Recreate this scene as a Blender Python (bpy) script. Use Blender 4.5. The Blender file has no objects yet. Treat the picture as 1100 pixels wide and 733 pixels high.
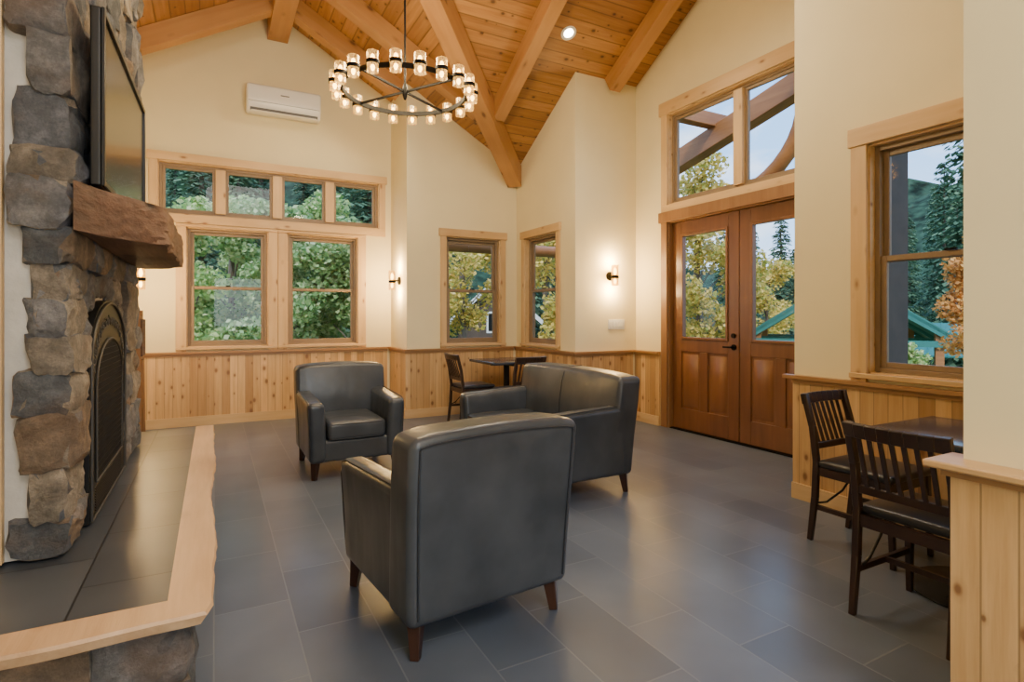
import bpy, bmesh, math, random
from mathutils import Vector, Matrix, noise
random.seed(7)
PI = math.pi
C = bpy.context.scene.collection
R_ = math.radians

# ------------------------------------------------------------------ mesh builder
class MB:
    def __init__(s): s.v = []; s.f = []
    def add(s, vs, fs):
        n = len(s.v); s.v += [tuple(v) for v in vs]; s.f += [tuple(i + n for i in f) for f in fs]; return s
    def box(s, x0, x1, y0, y1, z0, z1):
        vs = [(x0,y0,z0),(x1,y0,z0),(x1,y1,z0),(x0,y1,z0),(x0,y0,z1),(x1,y0,z1),(x1,y1,z1),(x0,y1,z1)]
        return s.add(vs, [(0,3,2,1),(4,5,6,7),(0,1,5,4),(1,2,6,5),(2,3,7,6),(3,0,4,7)])
    def bar(s, p0, p1, w, h, up=(0,0,1), w1=None, h1=None):
        p0 = Vector(p0); p1 = Vector(p1); d = (p1-p0).normalized(); up = Vector(up)
        x = d.cross(up)
        if x.length < 1e-4: x = d.cross(Vector((0,1,0)))
        x.normalize(); z = x.cross(d).normalized()
        w1 = w if w1 is None else w1; h1 = h if h1 is None else h1
        vs = []
        for p, a, b in ((p0,w,h),(p1,w1,h1)):
            for sx, sz in ((-1,-1),(1,-1),(1,1),(-1,1)): vs.append(p + x*(sx*a/2) + z*(sz*b/2))
        return s.add(vs, [(0,1,2,3),(7,6,5,4),(0,4,5,1),(1,5,6,2),(2,6,7,3),(3,7,4,0)])
    def cyl(s, p0, p1, r0, r1=None, n=16, cap=True):
        r1 = r0 if r1 is None else r1
        p0 = Vector(p0); p1 = Vector(p1); d = (p1-p0).normalized()
        x = d.orthogonal().normalized() if abs(d.z) < .99 else Vector((1,0,0)); y = d.cross(x).normalized()
        off = PI/4 if n == 4 else 0
        vs = []
        for p, r in ((p0,r0),(p1,r1)):
            for i in range(n):
                t = 2*PI*i/n + off; vs.append(p + x*(math.cos(t)*r) + y*(math.sin(t)*r))
        fs = [(i,(i+1)%n,n+(i+1)%n,n+i) for i in range(n)]
        if cap: fs += [tuple(range(n-1,-1,-1)), tuple(range(n,2*n))]
        return s.add(vs, fs)
    def lathe(s, prof, c=(0,0,0), n=24):
        vs = []; m = len(prof)
        for r, z in prof:
            for i in range(n):
                t = 2*PI*i/n; vs.append((c[0]+r*math.cos(t), c[1]+r*math.sin(t), c[2]+z))
        fs = []
        for j in range(m-1):
            for i in range(n): fs.append((j*n+i, j*n+(i+1)%n, (j+1)*n+(i+1)%n, (j+1)*n+i))
        return s.add(vs, fs)
    def tube(s, pts, r, n=8, closed=False):
        pts = [Vector(p) for p in pts]; m = len(pts); vs = []; prev = None
        for i, p in enumerate(pts):
            a = pts[(i-1) % m] if (closed or i > 0) else p; b = pts[(i+1) % m] if (closed or i < m-1) else p
            d = (b-a).normalized()
            if prev is None: x = d.orthogonal().normalized()
            else:
                x = prev - d*prev.dot(d)
                x = x.normalized() if x.length > 1e-5 else d.orthogonal().normalized()
            prev = x; y = d.cross(x)
            for k in range(n):
                t = 2*PI*k/n; vs.append(p + x*(math.cos(t)*r) + y*(math.sin(t)*r))
        fs = []
        for i in range(m if closed else m-1):
            j = (i+1) % m
            for k in range(n): fs.append((i*n+k, i*n+(k+1)%n, j*n+(k+1)%n, j*n+k))
        if not closed: fs += [tuple(range(n-1,-1,-1)), tuple((m-1)*n+k for k in range(n))]
        return s.add(vs, fs)
    def prism(s, poly, fn, h0, h1):
        n = len(poly); vs = [fn(a,b,h0) for a,b in poly] + [fn(a,b,h1) for a,b in poly]
        fs = [tuple(range(n-1,-1,-1)), tuple(range(n,2*n))] + [(i,(i+1)%n,n+(i+1)%n,n+i) for i in range(n)]
        return s.add(vs, fs)
    def rbox(s, lo, hi, r, f=None, n=(3,3,3), seg=3):
        lo = Vector(lo); hi = Vector(hi); ax = []
        r = min(r, min(hi-lo)/2*.98)
        if seg == 3: offs = [0, .423*r, .732*r, r]
        else: offs = [0, .5*r, r]
        for k in range(3):
            a, b = lo[k], hi[k]; m = n[k]
            mid = [a+r+(b-a-2*r)*i/m for i in range(1,m)]
            ax.append([a+o for o in offs] + mid + [b-o for o in reversed(offs)])
        idx = {}; vs = []; fs = []
        def V(i,j,k):
            key = (i,j,k)
            if key not in idx:
                p = Vector((ax[0][i],ax[1][j],ax[2][k]))
                q = Vector([min(max(p[t],lo[t]+r),hi[t]-r) for t in range(3)])
                d = p-q
                if d.length > 1e-7: p = q + d.normalized()*r
                if f: p = Vector(f(p))
                idx[key] = len(vs); vs.append(p)
            return idx[key]
        N = [len(a)-1 for a in ax]
        for i in range(N[0]):
            for j in range(N[1]):
                fs.append((V(i,j,0),V(i,j+1,0),V(i+1,j+1,0),V(i+1,j,0)))
                fs.append((V(i,j,N[2]),V(i+1,j,N[2]),V(i+1,j+1,N[2]),V(i,j+1,N[2])))
        for i in range(N[0]):
            for k in range(N[2]):
                fs.append((V(i,0,k),V(i+1,0,k),V(i+1,0,k+1),V(i,0,k+1)))
                fs.append((V(i,N[1],k),V(i,N[1],k+1),V(i+1,N[1],k+1),V(i+1,N[1],k)))
        for j in range(N[1]):
            for k in range(N[2]):
                fs.append((V(0,j,k),V(0,j,k+1),V(0,j+1,k+1),V(0,j+1,k)))
                fs.append((V(N[0],j,k),V(N[0],j+1,k),V(N[0],j+1,k+1),V(N[0],j,k+1)))
        return s.add(vs, fs)
    def build(s, name, mat, parent=None, bevel=0, angle=38, smooth=True):
        me = bpy.data.meshes.new(name); me.from_pydata(s.v, [], s.f); me.update()
        if smooth:
            me.polygons.foreach_set('use_smooth', [True]*len(me.polygons))
            me.set_sharp_from_angle(angle=R_(angle))
        mats = mat if isinstance(mat, list) else [mat]
        for m in mats: me.materials.append(m)
        o = bpy.data.objects.new(name, me); C.objects.link(o)
        if parent: o.parent = parent
        if bevel:
            b = o.modifiers.new('Bevel','BEVEL'); b.width = bevel; b.segments = 2; b.limit_method = 'ANGLE'; b.angle_limit = R_(40)
        return o

def tag(o, label, cat=None, group=None, kind=None):
    o['label'] = label
    if cat: o['category'] = cat
    if group: o['group'] = group
    if kind: o['kind'] = kind
    return o
def empty(name, loc=(0,0,0), rz=0):
    o = bpy.data.objects.new(name, None); C.objects.link(o); o.location = loc; o.rotation_euler = (0,0,rz); o.empty_display_size = .1
    return o
def copy_tree(o, parent=None):
    c = o.copy(); C.objects.link(c)
    if parent: c.parent = parent
    for ch in list(o.children): copy_tree(ch, c)
    return c

# ------------------------------------------------------------------ materials
def newm(name):
    m = bpy.data.materials.new(name); m.use_nodes = True
    return m, m.node_tree, m.node_tree.nodes['Principled BSDF']
def nd(nt, t, **kw):
    n = nt.nodes.new(t)
    for k, v in kw.items(): setattr(n, k, v)
    return n
def setin(nt, n, i, v):
    if isinstance(v, bpy.types.NodeSocket): nt.links.new(v, n.inputs[i])
    else: n.inputs[i].default_value = v
def M(nt, op, a, b=None, c=None):
    n = nd(nt, 'ShaderNodeMath', operation=op); setin(nt,n,0,a)
    if b is not None: setin(nt,n,1,b)
    if c is not None: setin(nt,n,2,c)
    return n.outputs[0]
def ramp(nt, fac, stops, interp='LINEAR'):
    n = nd(nt, 'ShaderNodeValToRGB'); r = n.color_ramp; r.interpolation = interp
    while len(r.elements) < len(stops): r.elements.new(.5)
    for e, (p, c) in zip(r.elements, stops): e.position = p; e.color = (*c, 1) if len(c) == 3 else c
    nt.links.new(fac, n.inputs[0]); return n.outputs[0]
def mix(nt, fac, a, b, bt='MIX'):
    n = nd(nt, 'ShaderNodeMix', data_type='RGBA', blend_type=bt)
    setin(nt,n,0,fac)
    setin(nt,n,6,a if isinstance(a,bpy.types.NodeSocket) else (*a,1)); setin(nt,n,7,b if isinstance(b,bpy.types.NodeSocket) else (*b,1))
    return n.outputs[2]
def bump(nt, bs, h, strength=.3, dist=.01):
    n = nd(nt, 'ShaderNodeBump'); n.inputs['Strength'].default_value = strength; n.inputs['Distance'].default_value = dist
    nt.links.new(h, n.inputs['Height']); nt.links.new(n.outputs[0], bs.inputs['Normal'])
def objco(nt): return nd(nt, 'ShaderNodeTexCoord').outputs['Object']
def mapping(nt, v, scale=(1,1,1), rot=(0,0,0), loc=(0,0,0)):
    n = nd(nt, 'ShaderNodeMapping'); nt.links.new(v, n.inputs[0])
    n.inputs['Scale'].default_value = scale; n.inputs['Rotation'].default_value = rot; n.inputs['Location'].default_value = loc
    return n.outputs[0]
def noisen(nt, v, scale, detail=4, rough=.5):
    n = nd(nt, 'ShaderNodeTexNoise'); nt.links.new(v, n.inputs['Vector'])
    n.inputs['Scale'].default_value = scale; n.inputs['Detail'].default_value = detail; n.inputs['Roughness'].default_value = rough
    return n.outputs[0]

def simple(name, col, rough=.5, metal=0, var=.12, scale=6, bmp=0, bscale=80, spec=.5):
    m, nt, bs = newm(name); co = objco(nt)
    f = noisen(nt, co, scale)
    c2 = tuple(min(1,c*(1+var)) for c in col); c1 = tuple(c*(1-var) for c in col)
    nt.links.new(ramp(nt, f, [(.3,c1),(.7,c2)]), bs.inputs['Base Color'])
    bs.inputs['Roughness'].default_value = rough; bs.inputs['Metallic'].default_value = metal
    bs.inputs['Specular IOR Level'].default_value = spec
    if bmp: bump(nt, bs, noisen(nt, co, bscale, 3), bmp, .004)
    return m
def wood(name, c1, c2, axis=0, rough=.45, s=1.0, knots=0, dark=None, contrast=.35, bmp=.15):
    m, nt, bs = newm(name); co = objco(nt)
    sc = [14*s]*3; sc[axis] = 1.1*s
    v = mapping(nt, co, tuple(sc))
    f = noisen(nt, v, 1.0, 6, .6)
    col = ramp(nt, f, [(.28,c1),(.5,tuple((a+b)/2 for a,b in zip(c1,c2))),(.72,c2)])
    f2 = noisen(nt, mapping(nt, co, (.9,.9,.9)), 1.3, 2)
    col = mix(nt, contrast, col, ramp(nt, f2, [(.3,tuple(c*.65 for c in c1)),(.7,c2)]))
    if knots:
        ks = [8.0]*3; ks[axis] = 3.6
        vo = nd(nt,'ShaderNodeTexVoronoi'); nt.links.new(mapping(nt, co, tuple(ks)), vo.inputs['Vector']); vo.inputs['Scale'].default_value = knots
        k = ramp(nt, vo.outputs['Distance'], [(.07,(.85,.85,.85)),(.12,(.3,.3,.3)),(.20,(0,0,0))])
        col = mix(nt, k, col, dark or tuple(c*.3 for c in c1))
    nt.links.new(col, bs.inputs['Base Color']); bs.inputs['Roughness'].default_value = rough
    bump(nt, bs, f, bmp, .004 if bmp < .3 else .010)
    return m
def planks(name, c1, c2, across, along, width, rough=.45, knot=1.0, dark=(.12,.045,.012), groove=.05, few=.5):
    m, nt, bs = newm(name); co = objco(nt)
    sp = nd(nt,'ShaderNodeSeparateXYZ'); nt.links.new(co, sp.inputs[0])
    A = sp.outputs[across]; L = sp.outputs[along]; O = sp.outputs[3-across-along]
    a = M(nt,'DIVIDE',A,width); fl = M(nt,'FLOOR',a); fr = M(nt,'FRACT',a)
    wn = nd(nt,'ShaderNodeTexWhiteNoise', noise_dimensions='1D'); nt.links.new(fl, wn.inputs['W']); rnd = wn.outputs['Value']
    cb = nd(nt,'ShaderNodeCombineXYZ')
    nt.links.new(M(nt,'MULTIPLY',A,30), cb.inputs[0]); nt.links.new(M(nt,'ADD',M(nt,'MULTIPLY',L,1.6),M(nt,'MULTIPLY',rnd,40)), cb.inputs[1]); nt.links.new(M(nt,'MULTIPLY',O,2), cb.inputs[2])
    f = noisen(nt, cb.outputs[0], 1, 5, .65)
    base = ramp(nt, f, [(.28,c1),(.72,c2)])
    tone = ramp(nt, rnd, [(0,(.66,.58,.48)),(.35,(.88,.84,.78)),(.7,(1.0,.98,.95)),(1,(1.14,1.13,1.10))])
    col = mix(nt, 1, base, tone, 'MULTIPLY')
    kb = nd(nt,'ShaderNodeCombineXYZ')
    nt.links.new(M(nt,'ADD',M(nt,'MULTIPLY',A,9.0),M(nt,'MULTIPLY',rnd,3.0)), kb.inputs[0]); nt.links.new(M(nt,'ADD',M(nt,'MULTIPLY',L,5.6),M(nt,'MULTIPLY',rnd,50)), kb.inputs[1])
    vo = nd(nt,'ShaderNodeTexVoronoi', voronoi_dimensions='2D'); nt.links.new(kb.outputs[0], vo.inputs['Vector']); vo.inputs['Scale'].default_value = 1.0
    sc = nd(nt,'ShaderNodeSeparateColor'); nt.links.new(vo.outputs['Color'], sc.inputs[0])
    d = M(nt,'DIVIDE',vo.outputs['Distance'],M(nt,'MULTIPLY_ADD',sc.outputs[1],1.2,.25))
    k = ramp(nt, d, [(.06*knot,(.85,.85,.85)),(.11*knot,(.45,.45,.45)),(.14*knot,(.18,.18,.18)),(.28*knot,(0,0,0))])
    kk = M(nt,'MULTIPLY',k,M(nt,'GREATER_THAN',sc.outputs[0],few))
    col = mix(nt, kk, col, dark)
    g = M(nt,'LESS_THAN',M(nt,'MINIMUM',fr,M(nt,'SUBTRACT',1,fr)),groove)
    col = mix(nt, M(nt,'MULTIPLY',g,.6), col, tuple(c*.3 for c in c1))
    nt.links.new(col, bs.inputs['Base Color']); bs.inputs['Roughness'].default_value = rough
    bump(nt, bs, M(nt,'SUBTRACT',1,g), .5, .006)
    return m
def emis(name, col, st):
    m = bpy.data.materials.new(name); m.use_nodes = True; nt = m.node_tree; nt.nodes.clear()
    e = nd(nt,'ShaderNodeEmission'); e.inputs[0].default_value = (*col,1); e.inputs[1].default_value = st
    o = nd(nt,'ShaderNodeOutputMaterial'); nt.links.new(e.outputs[0], o.inputs[0]); return m
def glassy(name, tint, refl=.05, rough=.02, em=None, emf=.0, fres=.6):
    m = bpy.data.materials.new(name); m.use_nodes = True; nt = m.node_tree; nt.nodes.clear()
    t = nd(nt,'ShaderNodeBsdfTransparent'); t.inputs[0].default_value = (*tint,1)
    g = nd(nt,'ShaderNodeBsdfGlossy'); g.inputs['Roughness'].default_value = rough
    lw = nd(nt,'ShaderNodeLayerWeight'); lw.inputs[0].default_value = .25
    mx = nd(nt,'ShaderNodeMixShader'); nt.links.new(M(nt,'MULTIPLY_ADD',lw.outputs['Fresnel'],fres,refl), mx.inputs[0])
    nt.links.new(t.outputs[0], mx.inputs[1]); nt.links.new(g.outputs[0], mx.inputs[2]); out = mx.outputs[0]
    if em:
        e = nd(nt,'ShaderNodeEmission'); e.inputs[0].default_value = (*em[0],1)
        co = objco(nt); f = noisen(nt, co, 110, 3)
        nt.links.new(M(nt,'MULTIPLY',M(nt,'POWER',f,3.0),em[1]*6), e.inputs[1])
        m2 = nd(nt,'ShaderNodeMixShader'); m2.inputs[0].default_value = emf; nt.links.new(out, m2.inputs[1]); nt.links.new(e.outputs[0], m2.inputs[2]); out = m2.outputs[0]
    o = nd(nt,'ShaderNodeOutputMaterial'); nt.links.new(out, o.inputs[0]); return m
def leafm(name, stops, rough=.6, trans=.3):
    m, nt, bs = newm(name)
    ge = nd(nt,'ShaderNodeNewGeometry'); oi = nd(nt,'ShaderNodeObjectInfo')
    col = ramp(nt, ge.outputs['Random Per Island'], stops)
    v = ramp(nt, oi.outputs['Random'], [(0,(.8,.85,.9)),(1,(1.15,1.1,1.0))])
    col = mix(nt, 1, col, v, 'MULTIPLY')
    nt.links.new(col, bs.inputs['Base Color']); bs.inputs['Roughness'].default_value = rough
    tr = nd(nt,'ShaderNodeBsdfTranslucent'); nt.links.new(col, tr.inputs[0])
    mx = nd(nt,'ShaderNodeMixShader'); mx.inputs[0].default_value = trans
    nt.links.new(bs.outputs[0], mx.inputs[1]); nt.links.new(tr.outputs[0], mx.inputs[2])
    nt.links.new(mx.outputs[0], nt.nodes['Material Output'].inputs[0])
    return m

PC1, PC2 = (.53,.325,.14), (.72,.495,.255)
KD = (.18,.075,.028)
mt = {}
mt['wall'] = simple('cream_plaster', (.78,.69,.44), .85, var=.02, scale=3, bmp=.08, bscale=160)
mt['wallpale'] = simple('pale_mortar', (.50,.48,.44), .9, var=.12, scale=9, bmp=.5, bscale=40)
mt['ceilA'] = planks('ceiling_boards_long', (.34,.150,.042), (.53,.275,.092), 0, 1, .135, .38, 1.0, (.06,.022,.009), .05, .5)
mt['ceilD'] = planks('ceiling_boards_cross', (.34,.150,.042), (.53,.275,.092), 1, 0, .118, .38, 1.0, (.06,.022,.009), .05, .5)
mt['wainX'] = planks('pine_wainscot_x', PC1, PC2, 0, 2, .085, .38, 1.15, KD, .03, .6)
mt['wainY'] = planks('pine_wainscot_y', PC1, PC2, 1, 2, .085, .38, 1.15, KD, .03, .6)
mt['pine'] = wood('pine_trim', (.56,.345,.145), (.74,.515,.265), 0, .45, 1, 1, (.22,.09,.03))
mt['pineZ'] = wood('pine_trim_upright', (.56,.345,.145), (.74,.515,.265), 2, .45, 1, 1, (.22,.09,.03))
mt['base'] = wood('pale_baseboard', (.56,.37,.18), (.72,.52,.29), 0, .45, 1, .8, (.3,.14,.06))
mt['baseY'] = wood('pale_baseboard_y', (.56,.37,.18), (.72,.52,.29), 1, .45, 1, .8, (.3,.14,.06))
mt['capL'] = wood('ledge_cap', (.44,.26,.11), (.62,.40,.19), 1, .35, 1, .8, (.24,.1,.04))
mt['capX'] = wood('cap_rail_wood', (.28,.135,.05), (.44,.245,.10), 0, .4)
mt['capY'] = wood('cap_rail_wood_y', (.28,.135,.05), (.44,.245,.10), 1, .4)
mt['beam'] = wood('fir_timber', (.38,.165,.048), (.58,.31,.112), 0, .46, .8, .7, (.11,.04,.014), .5)
mt['sash'] = simple('tan_sash', (.25,.175,.105), .45, var=.08)
mt['door'] = wood('stained_fir_door', (.105,.040,.014), (.205,.084,.030), 2, .28)
mt['doorpanel'] = wood('stained_fir_panel', (.13,.050,.017), (.24,.102,.036), 2, .28)
mt['doorcase'] = wood('door_casing', (.20,.093,.036), (.33,.17,.073), 2, .45)
mt['mantel'] = wood('hewn_mantel', (.040,.019,.012), (.195,.098,.056), 1, .7, 2.2, .5, (.02,.01,.007), .55, .95)
mt['edge'] = wood('live_edge_slab', (.42,.235,.115), (.72,.49,.29), 1, .40, 1.5, .5, (.18,.065,.025), .5, .3)
mt['darkwood'] = wood('dark_walnut', (.016,.009,.007), (.045,.022,.014), 2, .30)
mt['leg'] = wood('mahogany_leg', (.022,.009,.006), (.055,.021,.012), 2, .3)
mt['vinyl'] = simple('black_vinyl', (.018,.019,.024), .32, var=.1)
mt['black'] = simple('black_iron', (.007,.0068,.0065), .5, .0, var=.2, spec=.3)
mt['bronze'] = simple('dark_bronze', (.0035,.003,.0025), .6, .0, var=.15, spec=.12)
mt['white'] = simple('white_plastic', (.80,.80,.78), .35, var=.01)
mt['greyp'] = simple('grey_plastic', (.12,.12,.12), .5, var=.05)
mt['tvs'] = simple('tv_screen', (.010,.011,.013), .18, var=.1, spec=.3)
mt['tvb'] = simple('tv_bezel', (.006,.006,.007), .35, var=.1, spec=.4)
mt['soot'] = simple('soot_mesh', (.005,.005,.005), .8, var=.3, spec=.2)
mt['pane'] = glassy('window_glass', (.96,.98,.98), .012, .02, fres=.35)
mt['shade'] = glassy('crackle_glass', (1,.88,.62), .03, .12, ((1,.56,.15),3.6), .20, fres=.35)
mt['bulb'] = emis('warm_bulb', (1,.56,.16), 34)
mt['can'] = emis('recessed_lamp', (1,.82,.6), 30)
mt['wiron'] = simple('worn_iron', (.045,.040,.034), .5, .2)

def leather():
    m, nt, bs = newm('slate_leather'); co = objco(nt)
    f = noisen(nt, co, 3.4, 4, .55); c = ramp(nt, f, [(.3,(.027,.033,.043)),(.7,(.056,.064,.079))])
    nt.links.new(c, bs.inputs['Base Color'])
    r = ramp(nt, noisen(nt, co, 4, 2), [(.3,(.28,.28,.28)),(.7,(.38,.38,.38))]); nt.links.new(r, bs.inputs['Roughness'])
    wv = noisen(nt, mapping(nt, co, (6,6,2.0)), 1, 2, .4)
    h = M(nt,'ADD',noisen(nt, co, 3.5, 1),M(nt,'MULTIPLY',wv,.8))
    bump(nt, bs, h, .38, .024); return m
mt['leather'] = leather()
mt['piping'] = simple('leather_piping', (.018,.021,.028), .40, var=.1)

def tiles(name, c1, c2, grout, bw, rh, rot, mortar=.004, rough=.3, off=.5, loc=(0,0,0), mott=.3):
    m, nt, bs = newm(name); co = objco(nt)
    v = mapping(nt, co, (1,1,1), (0,0,rot), loc)
    b = nd(nt,'ShaderNodeTexBrick'); nt.links.new(v, b.inputs['Vector']); b.offset = off; b.squash = 1
    b.inputs['Scale'].default_value = 1; b.inputs['Brick Width'].default_value = bw; b.inputs['Row Height'].default_value = rh
    b.inputs['Mortar Size'].default_value = mortar; b.inputs['Mortar Smooth'].default_value = .15
    b.inputs['Color1'].default_value = (*c1,1); b.inputs['Color2'].default_value = (*c2,1); b.inputs['Mortar'].default_value = (*c1,1); b.inputs['Bias'].default_value = 0
    f = noisen(nt, mapping(nt, co, (1,1,1)), 2.6, 3, .45)
    col = mix(nt, mott, b.outputs['Color'], ramp(nt, f, [(.3,(.75,.75,.77)),(.7,(1.2,1.2,1.18))]), 'MULTIPLY')
    col = mix(nt, b.outputs['Fac'], col, grout)
    nt.links.new(col, bs.inputs['Base Color'])
    bs.inputs['Roughness'].default_value = rough
    bump(nt, bs, M(nt,'SUBTRACT',1,b.outputs['Fac']), .35, .003); return m
mt['floor'] = tiles('slate_floor_tile', (.078,.101,.146), (.114,.141,.193), (.145,.168,.208), .61, .305, PI/2, .0032, .29, mott=.6)
mt['slate'] = tiles('hearth_slate', (.045,.053,.067), (.078,.087,.103), (.02,.02,.022), .52, .40, PI/2, .004, .36, mott=.9)

def stonem():
    m, nt, bs = newm('field_stone'); co = objco(nt); ge = nd(nt,'ShaderNodeNewGeometry')
    col = ramp(nt, ge.outputs['Random Per Island'], [(0,(.115,.125,.14)),(.16,(.23,.20,.165)),(.30,(.145,.155,.18)),(.46,(.23,.17,.12)),(.58,(.19,.19,.20)),(.74,(.30,.26,.21)),(.88,(.125,.14,.165)),(1,(.24,.25,.265))], 'CONSTANT')
    f = noisen(nt, co, 8, 10, .78)
    col = mix(nt, .9, col, ramp(nt, f, [(.28,(.28,.28,.29)),(.5,(.95,.95,.95)),(.74,(2.4,2.3,2.2))]), 'MULTIPLY')
    f3 = noisen(nt, co, 3.4, 4, .6)
    col = mix(nt, ramp(nt, f3, [(.52,(0,0,0)),(.68,(.42,.42,.42))]), col, (.21,.12,.065))
    nt.links.new(col, bs.inputs['Base Color']); bs.inputs['Roughness'].default_value = .78
    h = M(nt,'ADD',noisen(nt, co, 18, 9, .78),M(nt,'MULTIPLY',noisen(nt, co, 6, 4, .6),1.0))
    bump(nt, bs, h, 1.0, .038); return m
mt['stone'] = stonem()
mt['maple'] = leafm('maple_leaves', [(0,(.16,.32,.09)),(.35,(.33,.52,.17)),(.7,(.56,.68,.29)),(1,(.78,.78,.42))])
mt['gold'] = leafm('golden_leaves', [(0,(.30,.36,.08)),(.4,(.62,.50,.10)),(.8,(.86,.62,.16)),(1,(.90,.72,.30))])
mt['orange'] = leafm('orange_leaves', [(0,(.40,.20,.05)),(.5,(.68,.30,.07)),(1,(.80,.46,.14))])
mt['needle'] = leafm('conifer_needles', [(0,(.045,.105,.06)),(.5,(.10,.195,.11)),(1,(.19,.32,.17))], .8)
mt['bark'] = wood('tree_bark', (.09,.07,.055), (.22,.18,.145), 2, .9)
mt['ground'] = simple('grass_ground', (.12,.18,.06), .95, var=.5, scale=.8)
mt['hill'] = simple('forested_hillside', (.028,.058,.034), .98, var=.8, scale=.9, bmp=.8, bscale=2.5, spec=.1)
mt['teal'] = simple('teal_metal_roof', (.03,.17,.145), .5, .1, var=.12)
mt['cabin'] = simple('brown_siding', (.075,.05,.035), .7, var=.15)
mt['cwhite'] = simple('white_paint', (.75,.75,.72), .6, var=.03)
mt['log'] = wood('brown_log', (.24,.085,.022), (.46,.19,.06), 0, .5)
mt['logY'] = wood('brown_log_cross', (.24,.085,.022), (.46,.19,.06), 1, .5)
mt['deck'] = wood('porch_deck', (.20,.17,.14), (.33,.28,.23), 1, .7)
mt['laminate'] = simple('table_laminate', (.036,.045,.066), .13, var=.15, scale=10, spec=.8)

# ------------------------------------------------------------------ room
RX, RY, RZ, S = .71, 3.865, 5.12, .58
def zc(x, y): return RZ - S*min(abs(x-RX), abs(y-RY))
def ceiling():
    P = lambda x,y: (x,y,zc(x,y))
    x0, x1, y0, y1 = -.95, 4.85, -3.2, 7.85
    A = [[(RX,RY),(RX,y1),(RX+y1-RY,y1)], [(RX,RY),(x1,RY-(x1-RX)),(x1,y0),(RX,y0)],
         [(RX,RY),(x0,RY+RX-x0),(x0,y1),(RX,y1)], [(RX,RY),(RX,y0),(x0,y0),(x0,RY-(RX-x0))]]
    D = [[(RX,RY),(RX+y1-RY,y1),(x1,y1),(x1,RY)], [(RX,RY),(x1,RY),(x1,RY-(x1-RX))],
         [(RX,RY),(x0,RY),(x0,RY+RX-x0)], [(RX,RY),(x0,RY-(RX-x0)),(x0,RY)]]
    mb = MB(); mi = []
    for k, L in ((0,A),(1,D)):
        for poly in L:
            vs = [P(*p) for p in poly]; n = len(vs)
            up = [(a,b,c+.12) for a,b,c in vs]
            mb.add(vs+up, [tuple(range(n)), tuple(range(2*n-1,n-1,-1))]+[(i,n+i,n+(i+1)%n,(i+1)%n) for i in range(n)])
            mi += [k]*(n+2)
    o = mb.build('ceiling', [mt['ceilA'], mt['ceilD']], smooth=False)
    o.data.polygons.foreach_set('material_index', mi)
    tag(o, 'vaulted tongue and groove pine board ceiling with crossing gables', kind='structure')
ceiling()
tag(MB().box(-.95,4.85,-3.2,7.85,-.15,0).build('floor', mt['floor']), 'dark grey slate look rectangular tile floor', kind='structure')

def wall(name, ax, c, a0, a1, out, ops, label, t=.15, z0=0, mat=None):
    br = {a0, a1}
    for k in ([RX, RX-abs(c-RY), RX+abs(c-RY)] if ax == 0 else [RY, RY-abs(c-RX), RY+abs(c-RX)]):
        if a0 < k < a1: br.add(k)
    for o in ops: br |= {o[0], o[1]}
    br = sorted(br); mb = MB()
    top = lambda a: (zc(a,c) if ax == 0 else zc(c,a)) + .06
    for p, q in zip(br, br[1:]):
        if q-p < 1e-5: continue
        hs = sorted([(o[2],o[3]) for o in ops if o[0] <= p+1e-6 and o[1] >= q-1e-6])
        spans = []; z = z0
        for h0, h1 in hs: spans.append((z,h0)); z = h1
        spans.append((z,None))
        for za, zb in spans:
            if zb is not None and zb-za < 1e-4: continue
            zp = top(p) if zb is None else zb; zq = top(q) if zb is None else zb
            vs = []
            for d in (c, c+out*t):
                for a, zz in ((p,za),(q,za),(q,zq),(p,zp)):
                    vs.append((a,d,zz) if ax == 0 else (d,a,zz))
            mb.add(vs, [(0,1,2,3),(7,6,5,4),(0,4,5,1),(1,5,6,2),(2,6,7,3),(3,7,4,0)])
    o = mb.build(name, mat or mt['wall'], smooth=False)
    bm = bmesh.new(); bm.from_mesh(o.data); bmesh.ops.recalc_face_normals(bm, faces=bm.faces); bm.to_mesh(o.data); bm.free()
    return tag(o, label, kind='structure')

CAP = .88
def wainscot(w, name, ax, c, a0, a1, out, label, base=True, e0=0, e1=0, gaps=(), b0=0):
    def bx(a,b,d0,d1,z0,z1):
        m = MB(); lo, hi = sorted((c-out*d0, c-out*d1))
        return m.box(a,b,lo,hi,z0,z1) if ax == 0 else m.box(lo,hi,a,b,z0,z1)
    segs = []; p = a0
    for g0,g1 in gaps: segs.append((p,g0)); p = g1
    segs.append((p,a1))
    for i,(p,q) in enumerate(segs):
        bx(p,q,0,.02,0,CAP-.035).build('wainscot', mt['wainX' if ax == 0 else 'wainY'], w)
        m = bx(p-(e0 if i==0 else 0),q+(e1 if i==len(segs)-1 else 0),0,.055,CAP-.025,CAP); m.build('cap_rail', mt['capX' if ax==0 else 'capY'], w)
        bx(p-(b0 if i==0 else 0),q,0,.034,CAP-.055,CAP-.025).build('cap_moulding', mt['capX' if ax==0 else 'capY'], w)
        if base:
            o = bx(p-(b0 if i==0 else 0),q,.02,.036,0,.11).build(name, mt['base' if ax==0 else 'baseY'])
            tag(o, label, kind='structure')

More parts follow.
